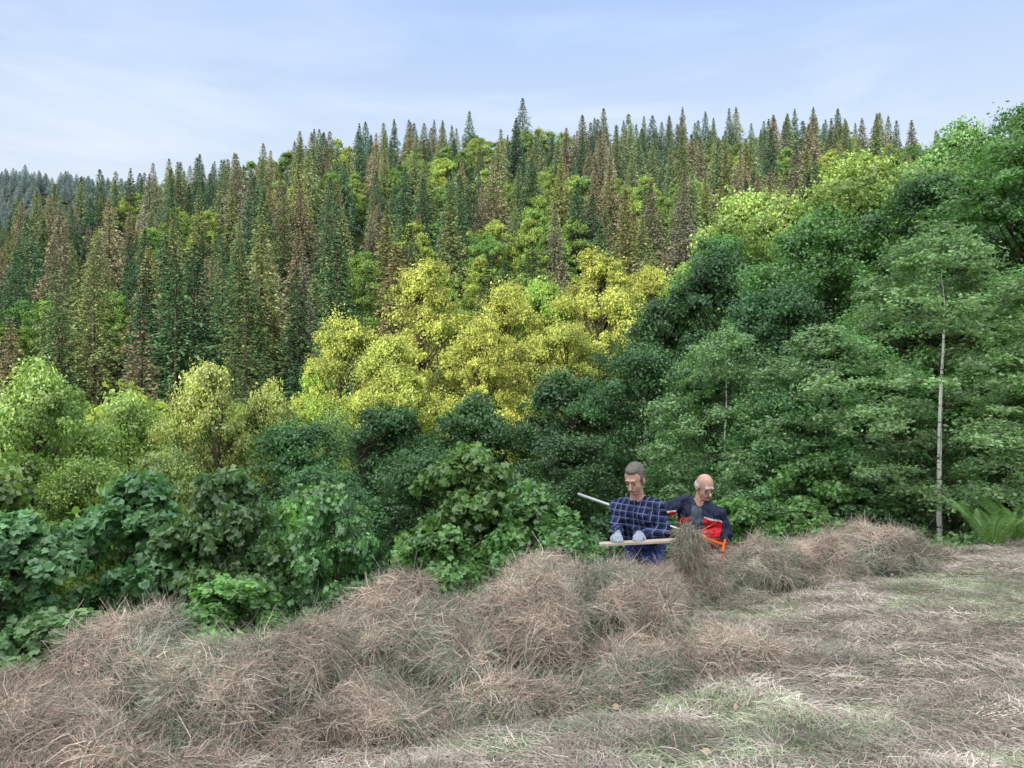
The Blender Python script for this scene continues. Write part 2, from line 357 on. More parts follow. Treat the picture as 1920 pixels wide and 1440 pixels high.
def spruce(name,h,r,seed,dens=1.0,qs=1.0):
    rng=rs(seed); mb=MB()
    zz=np.linspace(0,h*.97,7); tube(mb,np.stack([0*zz,0*zz,zz],-1),.012*h*(1-zz/h)+.02,5,1)
    z=.05*h; PP=[];QA=[];QB=[];CC=[]
    while z<h*.985:
        t=z/h; Lm=r*((1-t)**.85*(.7+.55*rng.rand())+.02); nb=int(9+3*rng.rand())
        a0=rng.rand()*6.28
        for b in range(nb):
            a=a0+b*6.283/nb+rng.normal()*.25; L=Lm*rng.uniform(.6,1.15)
            m=int(max(3,16*L/r*dens)+3); f=.12+.88*np.sqrt(rng.rand(m)); up=.30*t+.02
            dirv=np.array([math.cos(a),math.sin(a),0]); tg=np.array([-math.sin(a),math.cos(a),0])
            c=dirv*(f*L)[:,None]+np.array([0,0,1])*(z+up*L*f-.40*L*f*f)[:,None]+rng.normal(size=(m,3))*.045*r*(1.1-t)
            da=norm(dirv+tg*rng.normal(size=(m,1))*.9+np.array([0,0,-.2-.7*rng.rand()+.7*t]))
            wv=norm(np.cross(da,rng.normal(size=(m,3))*.8+np.array([0,0,1.])))
            PP.append(c);QA.append(da*(qs*rng.uniform(.2,.42,m)*(.45+.55*(1-t)))[:,None]*h/20);QB.append(wv*(qs*rng.uniform(.09,.18,m)*(.6+.4*(1-t)))[:,None]*h/20)
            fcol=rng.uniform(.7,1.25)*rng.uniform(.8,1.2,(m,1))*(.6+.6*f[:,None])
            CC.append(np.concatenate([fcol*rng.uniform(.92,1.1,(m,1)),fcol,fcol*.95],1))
        z+=h*rng.uniform(.011,.022)
    P=np.concatenate(PP);A=np.concatenate(QA);B=np.concatenate(QB);C=np.concatenate(CC)
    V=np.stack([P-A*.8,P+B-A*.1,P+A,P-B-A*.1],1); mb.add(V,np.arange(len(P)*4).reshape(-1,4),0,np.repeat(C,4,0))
    return mb.mesh(name,[M_needle,M_bark])

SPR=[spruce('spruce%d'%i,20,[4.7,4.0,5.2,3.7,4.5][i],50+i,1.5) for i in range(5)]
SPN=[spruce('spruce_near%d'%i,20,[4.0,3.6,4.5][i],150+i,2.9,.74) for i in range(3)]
FAR=[broadleaf('far_broadleaf%d'%i,14,4.6,.22,60,210,.34,RHOM,70+i,clr=.26,trunk=.014,mat=M_leaff) for i in range(4)]
TALL=[broadleaf('alder%d'%i,24,4.8,.22,210,400,.15,RHOM,80+i,clr=.17,trunk=.010,p=.7,pexp=1.0,mat=M_leaff) for i in range(3)]
MED=[broadleaf('beech%d'%i,11,2.9,.06,170,480,.10,RHOM,90+i,clr=.20,trunk=.012) for i in range(4)]
BUSH=[broadleaf('maple%d'%i,5,1.6,.02,95,235,.13,MAPLE,100+i,clr=.20,trunk=.009,p=.6,upb=.5,pexp=.75) for i in range(4)]
BIR=[broadleaf('birch%d'%i,7,1.35,.28,150,230,.06,RHOM,110+i,clr=.19,trunk=.0050,bark=M_birch,p=.7,upb=.1,limb=.4,rmin=.5,wobk=.003) for i in range(2)]

rng=rs(1)
def put(name,me,x,y,ztop=None,h0=1,r0=None,r=None,scale=None,color=(.1,.14,.05),parent=None,rot=None):
    g=float(terrain(x,y))
    if ztop is not None: sz=(ztop-g)/h0
    else: sz=scale
    sr=(r/r0) if r else sz
    o=obj(name,me,(x,y,g-.05),parent); o.scale=(sr,sr,sz); o.rotation_euler=(0,0,rng.rand()*6.28 if rot is None else rot)
    o.color=(*color,1); return o
def tint(c,v=.12):
    k=1+rng.normal()*v; w=rng.normal()*v*.5
    return (max(.01,c[0]*(k+w)),max(.01,c[1]*k),max(.01,c[2]*(k-w)))

DK=(.068,.165,.058); MG=(.135,.295,.095); YG=(.36,.44,.15); LG=(.26,.40,.115); BG=(.16,.33,.145)
for i,(x,y,zt,r,c) in enumerate([(-8.6,10.5,-1.6,1.9,MG),(-6.5,9.6,-1.65,1.5,BG),(-5.6,11,-1.35,1.6,BG),(-4.1,10.6,-1.15,1.4,BG),(-2.6,10.6,-1.45,1.0,BG),(-.75,12.6,-1.0,1.5,MG),(.35,11.5,-1.5,1.2,MG),(-.9,9.3,-1.75,1.0,MG),
      (.7,9.4,-1.85,.9,MG),(-3.4,8.9,-2.3,1.2,MG),(-1.9,9.0,-2.4,1.0,DK),(-5.0,8.3,-2.5,1.3,BG),(-7.5,8.5,-2.6,1.5,BG),(1.7,10.2,-1.6,1.1,DK),(-6.9,13.5,-1.6,1.8,LG),(-9.9,14,-1.5,2.0,LG),(-3.3,12.2,-1.7,1.2,MG)]):
    put('maple_sapling',BUSH[i%4],x,y,zt,5,1.6,r,color=tint(c,.12))
for i,(x,y,zt,r,c) in enumerate([(-5.2,18,-1.0,2.6,DK),(-3.2,20,-.6,2.8,DK),(-.9,20,-.3,2.8,DK),(1.4,20,.3,2.8,DK),(3.1,17.5,.8,2.4,DK),(4.6,22,2.5,2.8,DK),(6.2,22,3.9,3.1,DK),(-1.9,16,-1.5,2.2,DK),(1.2,15.5,-1.1,2.2,DK),(-3.9,14.5,-1.6,2.0,DK),
      (7.6,18,4.2,2.9,MG),(5.6,15.5,2.1,2.3,DK),(9.5,17,4.7,2.9,DK),(12.6,17.5,4.2,2.9,DK),(7.6,13.5,2.7,2.3,MG),(9.9,14,4.9,2.7,MG),(11.5,12.5,5.2,2.6,MG),(8.6,11.2,2.2,2.1,MG),(5.3,12,.9,1.9,MG),(3.6,13.2,.8,1.5,MG),(4.2,11.2,-.1,1.5,BG),(7.1,10.2,.0,1.2,MG),(10.2,9.6,2.0,2.0,MG)]):
    put('beech_tree',MED[i%4],x,y,zt,11,2.9,r,color=tint(c,.12))
for i,(x,y,zt,r,c) in enumerate([(10,32,8.2,4,LG),(13.1,28,8.7,4.0,LG),(14.2,24,7.0,3.6,LG),(16.5,23,8.6,3.8,MG),(8,28,5.6,3.2,MG),(18,30,10.5,4.2,MG),(22,34,11,4.5,MG),(13,36,9,4.2,LG),(17,40,10,4.6,LG),(26,40,13,5,MG),(20,22,8,4,MG),(15,18.5,6.8,3.3,DK)]):
    put('beech_tree',MED[(i+1)%4],x,y,zt,11,2.9,r,color=tint(c,.08))
for i,(x,y,zt,r,c) in enumerate([(-11,17,.5,2.5,LG),(-14.5,18,.8,2.8,LG),(-10.7,20.5,-.4,2.4,LG),(-8.2,20,.55,2.0,YG),(-6.9,21,0,1.9,YG),(-9.3,16,-1.6,1.9,LG),(-7.7,16.5,-1.5,1.8,YG),(-13.5,22,-.6,2.5,MG),(-17,24,-.4,3,LG),(-5.6,23,-.9,2.3,LG),(-10.5,25,-.8,2.8,MG)]):
    put('maple_tree',MED[(i+2)%4],x,y,zt,11,2.9,r,color=tint(c,.08))
for i,(x,y,zt,r,c) in enumerate([(-4.6,40,6.6,4.8,YG),(-8.6,38,3.4,4.0,YG),(-.3,41,5.4,4.2,YG),(4.9,42,7.6,4.8,YG),(2.4,34,2.8,3.7,YG),(-5.4,33,2.0,3.7,YG),(8,44,7.0,4.5,YG),(-1.4,35,3.0,3.6,YG),(-11,42,.8,3.9,LG),(9.3,38,6.2,4.0,LG),(-8,31,-.6,3.0,LG),(1.8,44,6.0,4.4,LG)]):
    put('alder_tree',TALL[i%3],x,y,zt,24,4.8,r,color=tint(c,.07))
put('birch_tree',BIR[0],5.4,9.2,2.0,7,1.35,1.45,color=(.22,.37,.18),rot=.7)
put('birch_tree',BIR[1],3.5,12.0,.9,7,1.35,1.4,color=(.20,.35,.17),rot=.7)
put('birch_tree',BIR[1],4.7,11.2,.9,7,1.35,1.5,color=(.21,.36,.18),rot=2.7)
for i,(x,y,zt,r) in enumerate([(2.9,9.6,-1.45,.8),(3.7,9.3,-1.4,.8),(4.5,9.6,-1.3,.8),(5.3,10.0,-1.4,.7),(6.3,9.3,-1.6,.6),(7.4,9.4,-.9,.9),(4.1,10,-.9,.9),(5.7,10.4,-1.2,.8),(8.2,8.9,-.9,1.0),(7.2,8.6,-1.45,.5)]):
    put('hazel_shrub',BUSH[(i+1)%4],x,y,zt,5,1.6,r,color=tint(MG,.1))
fs=empty('spruce_forest'); fb=empty('broadleaf_forest')
rng=rs(12)
cnt=0
yy=48.0
while yy<266:
    near=yy<98
    sp=(6.8 if near else 6.1)+yy*.004; xx=-(.74*yy+18)
    while xx<.74*yy+18:
        x=xx+rng.uniform(-.5,.5)*sp; y=yy+rng.uniform(-.5,.5)*sp; xx+=sp
        if y<57 and -16<x<14: continue
        if near and x>28: continue
        nz=float(vnoise(x*.035,y*.045,seed=61))*.55+float(vnoise(x*.12,y*.12,seed=62))*.45
        hz=min(1,max(0,(y-90)/230))  # haze painted into the foliage tint, paler and bluer with distance
        thr=.60-(.08 if (x>20 and y<170) else 0)+(.30 if (near and x<0) else (.06 if x<-20 else 0))
        if nz<thr:
            u=rng.rand()
            c=(.27,.245,.175) if u<.28 else ((.225,.275,.125) if u<.62 else (.085,.155,.085))
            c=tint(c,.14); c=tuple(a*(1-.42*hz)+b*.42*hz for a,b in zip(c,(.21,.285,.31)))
            if near:
                s=rng.uniform(.7,1.38); me_=SPN[rng.randint(3)]
            else:
                s=rng.uniform(.5,1.12)*.92; me_=SPR[rng.randint(5)]
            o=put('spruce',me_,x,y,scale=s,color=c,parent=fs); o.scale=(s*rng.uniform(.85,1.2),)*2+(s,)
        else:
            c=(.26,.37,.105) if rng.rand()<.55 else (.15,.265,.085)
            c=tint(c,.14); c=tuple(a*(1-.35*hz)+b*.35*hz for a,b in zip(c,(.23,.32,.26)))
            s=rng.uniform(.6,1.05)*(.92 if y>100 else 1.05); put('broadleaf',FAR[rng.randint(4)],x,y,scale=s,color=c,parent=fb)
        cnt+=1
    yy+=sp*.9
for i in range(120):
    y=rng.uniform(24,50); x=rng.uniform(-.8*y-8,-12) if rng.rand()<.6 else rng.uniform(14,.85*y+8)
    g=float(terrain(x,y)); top=(-.5-.05*(y-24) if x<0 else 4+.14*y)
    s=max(.5,min(1.5,(top+rng.uniform(-2,0)-g)/14)); put('broadleaf',FAR[rng.randint(4)],x,y,scale=s,color=tint(LG if x<0 else MG),parent=fb)
for i in range(1500):
    x=rng.uniform(-760,-170); y=rng.uniform(560,790) if i<1050 else rng.uniform(290,600)
    s=rng.uniform(.6,1.1); put('spruce',SPR[rng.randint(5)],x,y,scale=s,color=tint((.27,.35,.39) if i<1050 else (.20,.27,.20),.05),parent=fs).scale=(s*1.7,s*1.7,s)  # far ridge spruces tinted bluish, air haze put into their colour
put('spruce',SPR[2],3.5,243,scale=1.2,color=(.15,.21,.16),parent=fs)
print('forest',cnt)

def fern(x,y,seed,s=1):
    rng=rs(seed); mb=MB(); 
    for k in range(9):
        a=k*.7+rng.normal()*.2; L=s*rng.uniform(.5,.75); dv=np.array([math.cos(a),math.sin(a),0]); tg=np.array([-math.sin(a),math.cos(a),0])
        t=np.linspace(0,1,30); pts=dv*(t*L*.55)[:,None]+np.array([0,0,1])*(L*(t*1.05-.45*t*t))[:,None]
        tube(mb,pts,.005*(1-t)+.001,4,0,(.8,.9,.5))
        for i in range(3,30):
            w=.13*s*math.sin(math.pi*min(1,(t[i]*.9+.12)))**.8*(1-.35*t[i])
            for sd in (-1,1):
                b=pts[i]; e=b+tg*sd*w+dv*.03-np.array([0,0,.25*w]); q=norm(pts[i]-pts[i-1])*.008*s
                mb.add([b-q*.5,(b+e)/2-q,e,(b+e)/2+q],[(0,1,2,3)],0,np.tile(rng.uniform(.8,1.2)*np.ones(3),(4,1)))
    o=obj('fern',mb.mesh('fern',[M_leaf]),(x,y,float(terrain(x,y)))); o.color=(.19,.34,.10,1)
fern(5.1,7.85,1,1.15); fern(5.5,8.1,2,1.2); fern(4.75,8.05,3,.9); fern(2.55,8.1,4,.9)
mb=MB(); rng=rs(77); n=9000; t=rng.rand(n); x=3.6+t*5; y=7.75+(x-4.1)*.56+rng.normal(size=n)*.22+.15
hh=rng.rand(n)*.32*(.5+vnoise(x*3,y*3,seed=9)); P=np.stack([x,y,terrain(x,y)+hh],-1)
f=rng.uniform(.6,1.4,(n,1)); leaves(mb,P,norm(rng.normal(size=(n,3))*.6+np.array([0,-.2,.8])),rng.uniform(.03,.08,n),RHOM,rng,np.repeat(f,3,1))
o=obj('weeds',mb.mesh('weeds',[M_leaf])); o.color=(.14,.28,.09,1)

# ------------------------------------------------------------------ people
def V3(*a): return np.array(a,float)
M_skin=plain_mat('skin',(.56,.34,.265),.5,.12,30,.4)
M_lip=plain_mat('lips',(.38,.15,.13),.5,.1,30)
M_hair1=plain_mat('hair_grey_brown',(.15,.135,.125),.7,.4,120)
M_hair2=plain_mat('hair_white',(.6,.58,.56),.7,.3,120)
M_jean=plain_mat('denim',(.03,.06,.22),.85,.3,60)
M_trous=plain_mat('dark_trousers',(.03,.035,.05),.85,.3,60)
M_boot=plain_mat('boots',(.035,.028,.022),.6,.3,40)
M_glove=plain_mat('glove_grey',(.30,.35,.42),.85,.2,60)
M_navy=plain_mat('jacket_navy',(.012,.018,.05),.65,.3,30)
M_red=plain_mat('jacket_red',(.55,.010,.022),.65,.15,30)
M_white=plain_mat('jacket_white',(.7,.7,.72),.65,.08,30)
M_tee=plain_mat('tee_grey',(.09,.11,.15),.85,.2,60)
def plaid():
    m, nt, N, L = newmat('plaid_shirt')
    out=N.new('ShaderNodeOutputMaterial'); p=N.new('ShaderNodeBsdfPrincipled'); p.inputs['Roughness'].default_value=.85; p.inputs['Specular IOR Level'].default_value=.2
    tc=N.new('ShaderNodeTexCoord'); mp=N.new('ShaderNodeMapping'); mp.inputs['Rotation'].default_value=(.1,-.12,.64)
    L.new(tc.outputs['Object'],mp.inputs[0]); sp=N.new('ShaderNodeSeparateXYZ'); L.new(mp.outputs[0],sp.inputs[0])
    def line(sock,per,wd,off=0):
        a=N.new('ShaderNodeMath'); a.operation='MULTIPLY_ADD'; a.inputs[1].default_value=1/per; a.inputs[2].default_value=off+50; L.new(sock,a.inputs[0])
        b=N.new('ShaderNodeMath'); b.operation='FRACT'; L.new(a.outputs[0],b.inputs[0])
        c=N.new('ShaderNodeMath'); c.operation='LESS_THAN'; c.inputs[1].default_value=wd; L.new(b.outputs[0],c.inputs[0]); return c.outputs[0]
    def comb(a,b,op='MAXIMUM'):
        c=N.new('ShaderNodeMath'); c.operation=op; L.new(a,c.inputs[0]); L.new(b,c.inputs[1]); return c.outputs[0]
    w=comb(line(sp.outputs[0],.055,.08),line(sp.outputs[2],.055,.08))
    bl=comb(line(sp.outputs[0],.055,.45,.3),line(sp.outputs[2],.055,.45,.3),'ADD')
    r=N.new('ShaderNodeValToRGB'); r.color_ramp.elements[0].color=(.010,.013,.04,1); r.color_ramp.elements[1].color=(.035,.06,.19,1)
    hv=N.new('ShaderNodeMath'); hv.operation='MULTIPLY'; hv.inputs[1].default_value=.5; L.new(bl,hv.inputs[0]); L.new(hv.outputs[0],r.inputs[0])
    mx=N.new('ShaderNodeMix'); mx.data_type='RGBA'; mx.inputs[7].default_value=(.20,.23,.33,1); L.new(w,mx.inputs[0]); L.new(r.outputs[0],mx.inputs[6]); L.new(mx.outputs[2],p.inputs['Base Color'])
    L.new(p.outputs[0],out.inputs[0]); return m
M_plaid=plaid()
SPH=None
def unit_sphere():
    global SPH
    if SPH is None:
        bm=bmesh.new(); bmesh.ops.create_icosphere(bm,subdivisions=3,radius=1); SPH=np.array([v.co[:] for v in bm.verts]); bm.free()
    return SPH
class Body:
    def __init__(s): s.parts=[]
    def cap(s,a,b,ra,rb,m): s.parts.append(('c',np.array(a,float),np.array(b,float),ra,rb,m))
    def ell(s,c,r,m,R=np.eye(3)): s.parts.append(('e',np.array(c,float),np.array(r,float),R,0,m))
    def chain(s,pts,rad,m):
        for i in range(len(pts)-1): s.cap(pts[i],pts[i+1],rad[i],rad[i+1],m)
    def head(s,c,f,hair,bald=False,k=1.0):
        f=norm(np.array(f,float)); l=norm(np.cross([0,0,1.],f)); u=np.cross(f,l)
        R=np.stack([l,f,u],1)
        W=lambda *p: c+R@(np.array(p)*k)
        e=lambda p,r,m: s.ell(W(*p),np.array(r)*k,m,R)
        e((0,-.012,.032),(.076,.096,.092),'skin'); e((0,.028,-.03),(.060,.066,.086),'skin'); e((0,.045,-.088),(.038,.042,.030),'skin')
        e((.034,.046,-.032),(.026,.03,.028),'skin'); e((-.034,.046,-.032),(.026,.03,.028),'skin')
        s.cap(W(0,.094,.008),W(0,.122,-.030),.008*k,.014*k,'skin')
        s.cap(W(-.032,.084,.030),W(.032,.084,.030),.013*k,.013*k,'skin')
        s.cap(W(-.022,.092,-.060),W(.022,.092,-.060),.007*k,.007*k,'lip')
        for sd in (-1,1):
            e((sd*.079,-.002,-.012),(.011,.020,.032),'skin')
            s.cap(W(sd*.018,.097,.032),W(sd*.046,.086,.034),.006*k,.005*k,'hair')
        if not bald:
            e((0,-.032,.050),(.084,.098,.090),'hair'); e((0,-.05,.0),(.081,.072,.075),'hair'); e((0,.018,.100),(.058,.058,.030),'hair')
            for sd in (-1,1): e((sd*.070,.012,.025),(.013,.022,.035),'hair')
        else:
            e((0,-.048,.004),(.083,.070,.066),'hair')
            for sd in (-1,1): e((sd*.072,-.01,.012),(.012,.025,.026),'hair')
        return W,R
    def hand(s,w,d,n,th,m,curl=(35,75,60),k=1.0):
        d=norm(np.array(d,float)); n=np.array(n,float); n=norm(n-d*np.dot(n,d)); lat=np.cross(d,n)*th
        for o in (-.028,-.01,.01,.028): s.cap(w+d*.01+lat*o*.6,w+d*.085*k+lat*o,.015,.013,m)
        for i,(o,L) in enumerate([(-.033,.062),(-.011,.074),(.011,.08),(.033,.07)]):
            p=w+d*.088*k+lat*o; a=0; seg=[L*.42,L*.33,L*.27]; pts=[p]
            for q in range(3):
                a+=math.radians(curl[q]); p=p+(d*math.cos(a)-n*math.sin(a))*seg[q]*1.15; pts.append(p)
            s.chain(pts,[.0105,.010,.009,.008],m)
        p=w+d*.03+lat*.032; s.chain([p,p+d*.032+lat*.022-n*.012,p+d*.058+lat*.018-n*.034],[.014,.011,.009],m)
    def build(s,name,mats,rule=None,voxel=.0065):
        bm=bmesh.new(); S=unit_sphere()
        for p in s.parts:
            t=bmesh.new()
            if p[0]=='c': pts=np.concatenate([S*p[3]+p[1],S*p[4]+p[2]])
            else: pts=(S*p[2])@p[3].T+p[1]
            for q in pts: t.verts.new(q)
            bmesh.ops.convex_hull(t,input=list(t.verts))
            loose=[v for v in t.verts if not v.link_faces]
            bmesh.ops.delete(t,geom=loose,context='VERTS')
            me=bpy.data.meshes.new('t'); t.to_mesh(me); t.free(); bm.from_mesh(me); bpy.data.meshes.remove(me)
        me=bpy.data.meshes.new('raw'); bm.to_mesh(me); bm.free()
        o=bpy.data.objects.new('tmp_body',me); COL.objects.link(o)
        m=o.modifiers.new('r','REMESH'); m.mode='VOXEL'; m.voxel_size=voxel
        m=o.modifiers.new('s','SMOOTH'); m.factor=.5; m.iterations=3
        bpy.context.view_layer.update()
        dg=bpy.context.evaluated_depsgraph_get(); me2=bpy.data.meshes.new_from_object(o.evaluated_get(dg))
        bpy.data.objects.remove(o)
        nf=len(me2.polygons); c=np.zeros(nf*3); me2.polygons.foreach_get('center',c); c=c.reshape(-1,3)
        best=np.full(nf,1e9); lab=np.zeros(nf,int); names=list(mats.keys())
        for p in s.parts:
            if p[0]=='c':
                ab=p[2]-p[1]; tt=np.clip(((c-p[1])@ab)/(ab@ab+1e-12),0,1); dd=np.linalg.norm(c-p[1]-tt[:,None]*ab,axis=1)-(p[3]+(p[4]-p[3])*tt)
            else:
                q=(c-p[1])@p[3]; rn=np.linalg.norm(q/p[2],axis=1); dd=(rn-1)*np.linalg.norm(q,axis=1)/(rn+1e-9)
            up=dd<best; best[up]=dd[up]; lab[up]=names.index(p[5])
        if rule: lab=rule(c,lab,names)
        nv=len(me2.vertices); co=np.zeros(nv*3); me2.vertices.foreach_get('co',co); co=co.reshape(-1,3)
        no=np.zeros(nv*3); me2.vertices.foreach_get('normal',no); no=no.reshape(-1,3)
        vl=np.zeros(nv); li=np.zeros(len(me2.loops),int); me2.loops.foreach_get('vertex_index',li)
        ls=np.zeros(nf,int); me2.polygons.foreach_get('loop_total',ls); fl=np.repeat(lab,ls)
        cloth=np.isin(fl,[names.index(k) for k in names if k in ('top','pants','red','white','tee')]); vl[li]=cloth
        nz=vnoise(co[:,0]*14,co[:,1]*14,co[:,2]*22,seed=5)+.5*vnoise(co[:,0]*30,co[:,1]*30,co[:,2]*40,seed=6)-.75
        co=co+no*(vl*nz*.036)[:,None]; me2.vertices.foreach_set('co',co.ravel())
        me2.materials.clear()
        for k in names: me2.materials.append(mats[k])
        me2.polygons.foreach_set('material_index',lab.astype(np.int32)); me2.polygons.foreach_set('use_smooth',np.ones(nf,bool)); me2.update()
        return me2
def small_sphere(name,c,r,mat,parent):
    bm=bmesh.new(); bmesh.ops.create_uvsphere(bm,u_segments=14,v_segments=10,radius=r); me=bpy.data.meshes.new(name); bm.to_mesh(me); bm.free(); me.materials.append(mat)
    for p in me.polygons: p.use_smooth=True
    return obj(name,me,tuple(c),parent)
M_eyew=plain_mat('eye_white',(.34,.29,.26),.3,.03); M_eyed=plain_mat('iris',(.03,.025,.02),.2,.03); M_frame=plain_mat('glasses_frame',(.05,.05,.055),.3,.05,metal=.8)
def eyes(W,R,par):
    for i,sd in enumerate((-1,1)):
        small_sphere('eye_%d'%(i+1),W(sd*.031,.078,.006),.0125,M_eyew,par); small_sphere('iris_%d'%(i+1),W(sd*.031,.0855,.003),.0080,M_eyed,par)

# --- man in the plaid shirt, leaning forward over the board
f=norm(V3(-.6,-.8,0)); l=V3(.8,-.6,0)
B=Body(); neck=V3(1.070,6.30,-.985)
W,R=B.head(V3(1.028,6.20,-.80),(-.50,-.80,-.42),'hair')
B.cap(V3(1.05,6.26,-.86),neck,.052,.06,'skin')
shR=neck-l*.175+V3(0,0,-.060); shL=neck+l*.175+V3(0,0,-.040); pel=V3(1.16,6.46,-1.46)
B.cap(neck+V3(0,0,-.045)-l*.02,shR,.062,.068,'top'); B.cap(neck+V3(0,0,-.045)+l*.02,shL,.062,.068,'top')
for sd in (-1,1):
    B.chain([neck+l*sd*.085+V3(0,0,-.12),(neck+pel)/2+l*sd*.080,pel+l*sd*.07+V3(0,0,.06),pel+l*sd*.07-V3(0,0,.03)],[.122,.118,.118,.105],'top')
    B.cap(pel+l*sd*.08-V3(0,0,.0),pel+l*sd*.09-V3(0,0,.10),.105,.10,'pants')
B.ell((neck+pel)/2+f*.03,(.175,.125,.22),'top',np.stack([l,f,V3(0,0,1)],1))
B.chain([neck+f*.055+l*.0+V3(0,0,-.01),neck+l*.06+V3(0,0,.015),neck-f*.05+V3(0,0,.03),neck-l*.06+V3(0,0,.015),neck+f*.055+V3(0,0,-.01)],[.018]*5,'top')
elR=V3(.885,6.27,-1.235); wrR=V3(.858,6.02,-1.222); elL=V3(1.275,6.17,-1.235); wrL=V3(1.03,6.02,-1.215)
B.chain([shR,elR,wrR],[.066,.054,.038],'top'); B.chain([shL,elL,wrL],[.066,.054,.038],'top')
B.cap(wrR,wrR+V3(0,-.02,0),.03,.03,'glove'); B.cap(wrL,wrL+V3(0,-.02,0),.03,.03,'glove')
B.hand(wrR+V3(0,-.015,0),(-.12,-1,-.12),(0,-.1,1),1,'glove'); B.hand(wrL+V3(0,-.015,0),(-.25,-1,-.12),(0,-.1,1),-1,'glove')
for sd in (-1,1):
    hp=pel+l*sd*.095-V3(0,0,.08); ft=pel+l*sd*.14+f*(.05*sd-.02); gz_=float(terrain(ft[0],ft[1]))
    an=V3(ft[0],ft[1],gz_+.09); kn=(hp+an)/2+f*.05
    B.chain([hp,kn,an],[.098,.066,.050],'pants'); B.chain([an-V3(0,0,.035),an+f*.15-V3(0,0,.055)],[.045,.04],'boot')
def rule1(c,lab,names):
    lab=lab.copy(); lab[(lab==names.index('top'))&(c[:,2]<-1.365+.015*np.sin(c[:,0]*30))]=names.index('pants'); return lab
me=B.build('man',dict(skin=M_skin,lip=M_lip,hair=M_hair1,top=M_plaid,pants=M_jean,glove=M_glove,boot=M_boot),rule1)
man=obj('man',me); eyes(W,R,man)

# --- man in the red and navy jacket
f=norm(V3(-.38,-.92,0)); l=norm(np.cross([0,0,1.],f))
B=Body(); neck=V3(1.760,6.91,-1.11)
W,R=B.head(V3(1.785,6.84,-.955),(.20,-.90,-.32),'hair',True,.98)
B.cap(V3(1.775,6.89,-1.0),neck,.052,.06,'skin')
shR=neck-l*.16+V3(0,0,-.015); shL=neck+l*.165+V3(0,0,-.085); pel=V3(1.855,7.07,-1.60)
B.cap(neck+V3(0,0,-.045)-l*.02,shR,.062,.072,'top'); B.cap(neck+V3(0,0,-.045)+l*.02,shL,.062,.072,'top')
for sd in (-1,1):
    B.chain([neck+l*sd*.085+V3(0,0,-.12),(neck+pel)/2+l*sd*.085,pel+l*sd*.085+V3(0,0,.06)],[.125,.125,.122],'top')
    B.cap(pel+l*sd*.08-V3(0,0,.0),pel+l*sd*.09-V3(0,0,.10),.105,.10,'pants')
B.ell((neck+pel)/2+f*.04,(.17,.13,.23),'top',np.stack([l,f,V3(0,0,1)],1))
B.chain([neck+f*.04+l*.05,neck+l*.065+V3(0,0,.02),neck-f*.05+V3(0,0,.035),neck-l*.065+V3(0,0,.02),neck+f*.04-l*.05],[.02]*5,'top')
elR=V3(1.395,6.84,-1.170); wrR=V3(1.20,6.77,-1.19); elL=V3(1.985,6.80,-1.39); wrL=V3(1.73,6.63,-1.355)
B.chain([shR,elR,wrR],[.070,.056,.040],'top'); B.chain([shL,elL,wrL],[.070,.056,.040],'top')
PA=V3(.612,6.9,-1.025); PB=V3(1.86,6.49,-1.415); pd=norm(PB-PA)
B.hand(wrR-V3(.01,0,0),(-.75,-.35,-.1),(-.3,-.3,.9),-1,'skin',(45,80,60)); B.hand(wrL,(-.7,-.6,-.05),(0,-.2,1),1,'skin',(45,80,60))
for sd in (-1,1):
    hp=pel+l*sd*.095-V3(0,0,.08); ft=pel+l*sd*.14+f*(.05*sd-.02); gz_=float(terrain(ft[0],ft[1]))
    an=V3(ft[0],ft[1],gz_+.09); kn=(hp+an)/2+f*.05
    B.chain([hp,kn,an],[.098,.066,.050],'pants'); B.chain([an-V3(0,0,.035),an+f*.15-V3(0,0,.055)],[.045,.04],'boot')
def rule(c,lab,names):
    T=names.index('top'); rd=names.index('red'); wh=names.index('white'); te=names.index('tee')
    lat=(c-neck)@l; fr=(c-neck)@f; z=c[:,2]-neck[2]
    lab=lab.copy(); top=lab==T
    seam=-.10-.25*np.abs(lat)
    tor=top&(np.abs(lat)<.20)
    lowR=tor&(z<seam)&(fr>-.06)&(np.abs(lat+.02)>.05)
    lab[lowR]=rd
    lab[tor&(np.abs(z-seam)<.008)&(fr>-.06)&(lat>.04)]=wh
    lab[tor&(np.abs(z-seam+.17)<.012)&(fr>-.06)&(np.abs(lat+.02)>.05)]=T
    tee=top&(np.abs(lat+.02)<.046+.02*(z<-.1))&(z>-.30)&(z<.01)&(fr>.05); lab[tee]=te
    arm=top&(lat<-.20)
    lo=(c[:,2]<-1.180)&arm; lab[lo]=rd; lab[arm&(np.abs(c[:,2]+1.173)<.007)]=wh
    return lab
me=B.build('man_b',dict(skin=M_skin,lip=M_lip,hair=M_hair2,top=M_navy,pants=M_trous,boot=M_boot,red=M_red,white=M_white,tee=M_tee),rule)
man2=obj('man',me); eyes(W,R,man2)
mb=MB()
th=np.linspace(0,2*math.pi,20)
for sd in (-1,1):
    pts=np.array([W(sd*.031+.023*math.cos(a),.108,.004+.017*math.sin(a)) for a in th]); tube(mb,pts,[.0022]*20,6,0)
    tube(mb,[W(sd*.054,.105,.008),W(sd*.072,.05,.008),W(sd*.083,-.005,.004)],[.002]*3,5,0)
tube(mb,[W(-.009,.110,.006),W(0,.114,.009),W(.009,.110,.006)],[.002]*3,5,0)
obj('glasses',mb.mesh('glasses',[M_frame],True),parent=man2)

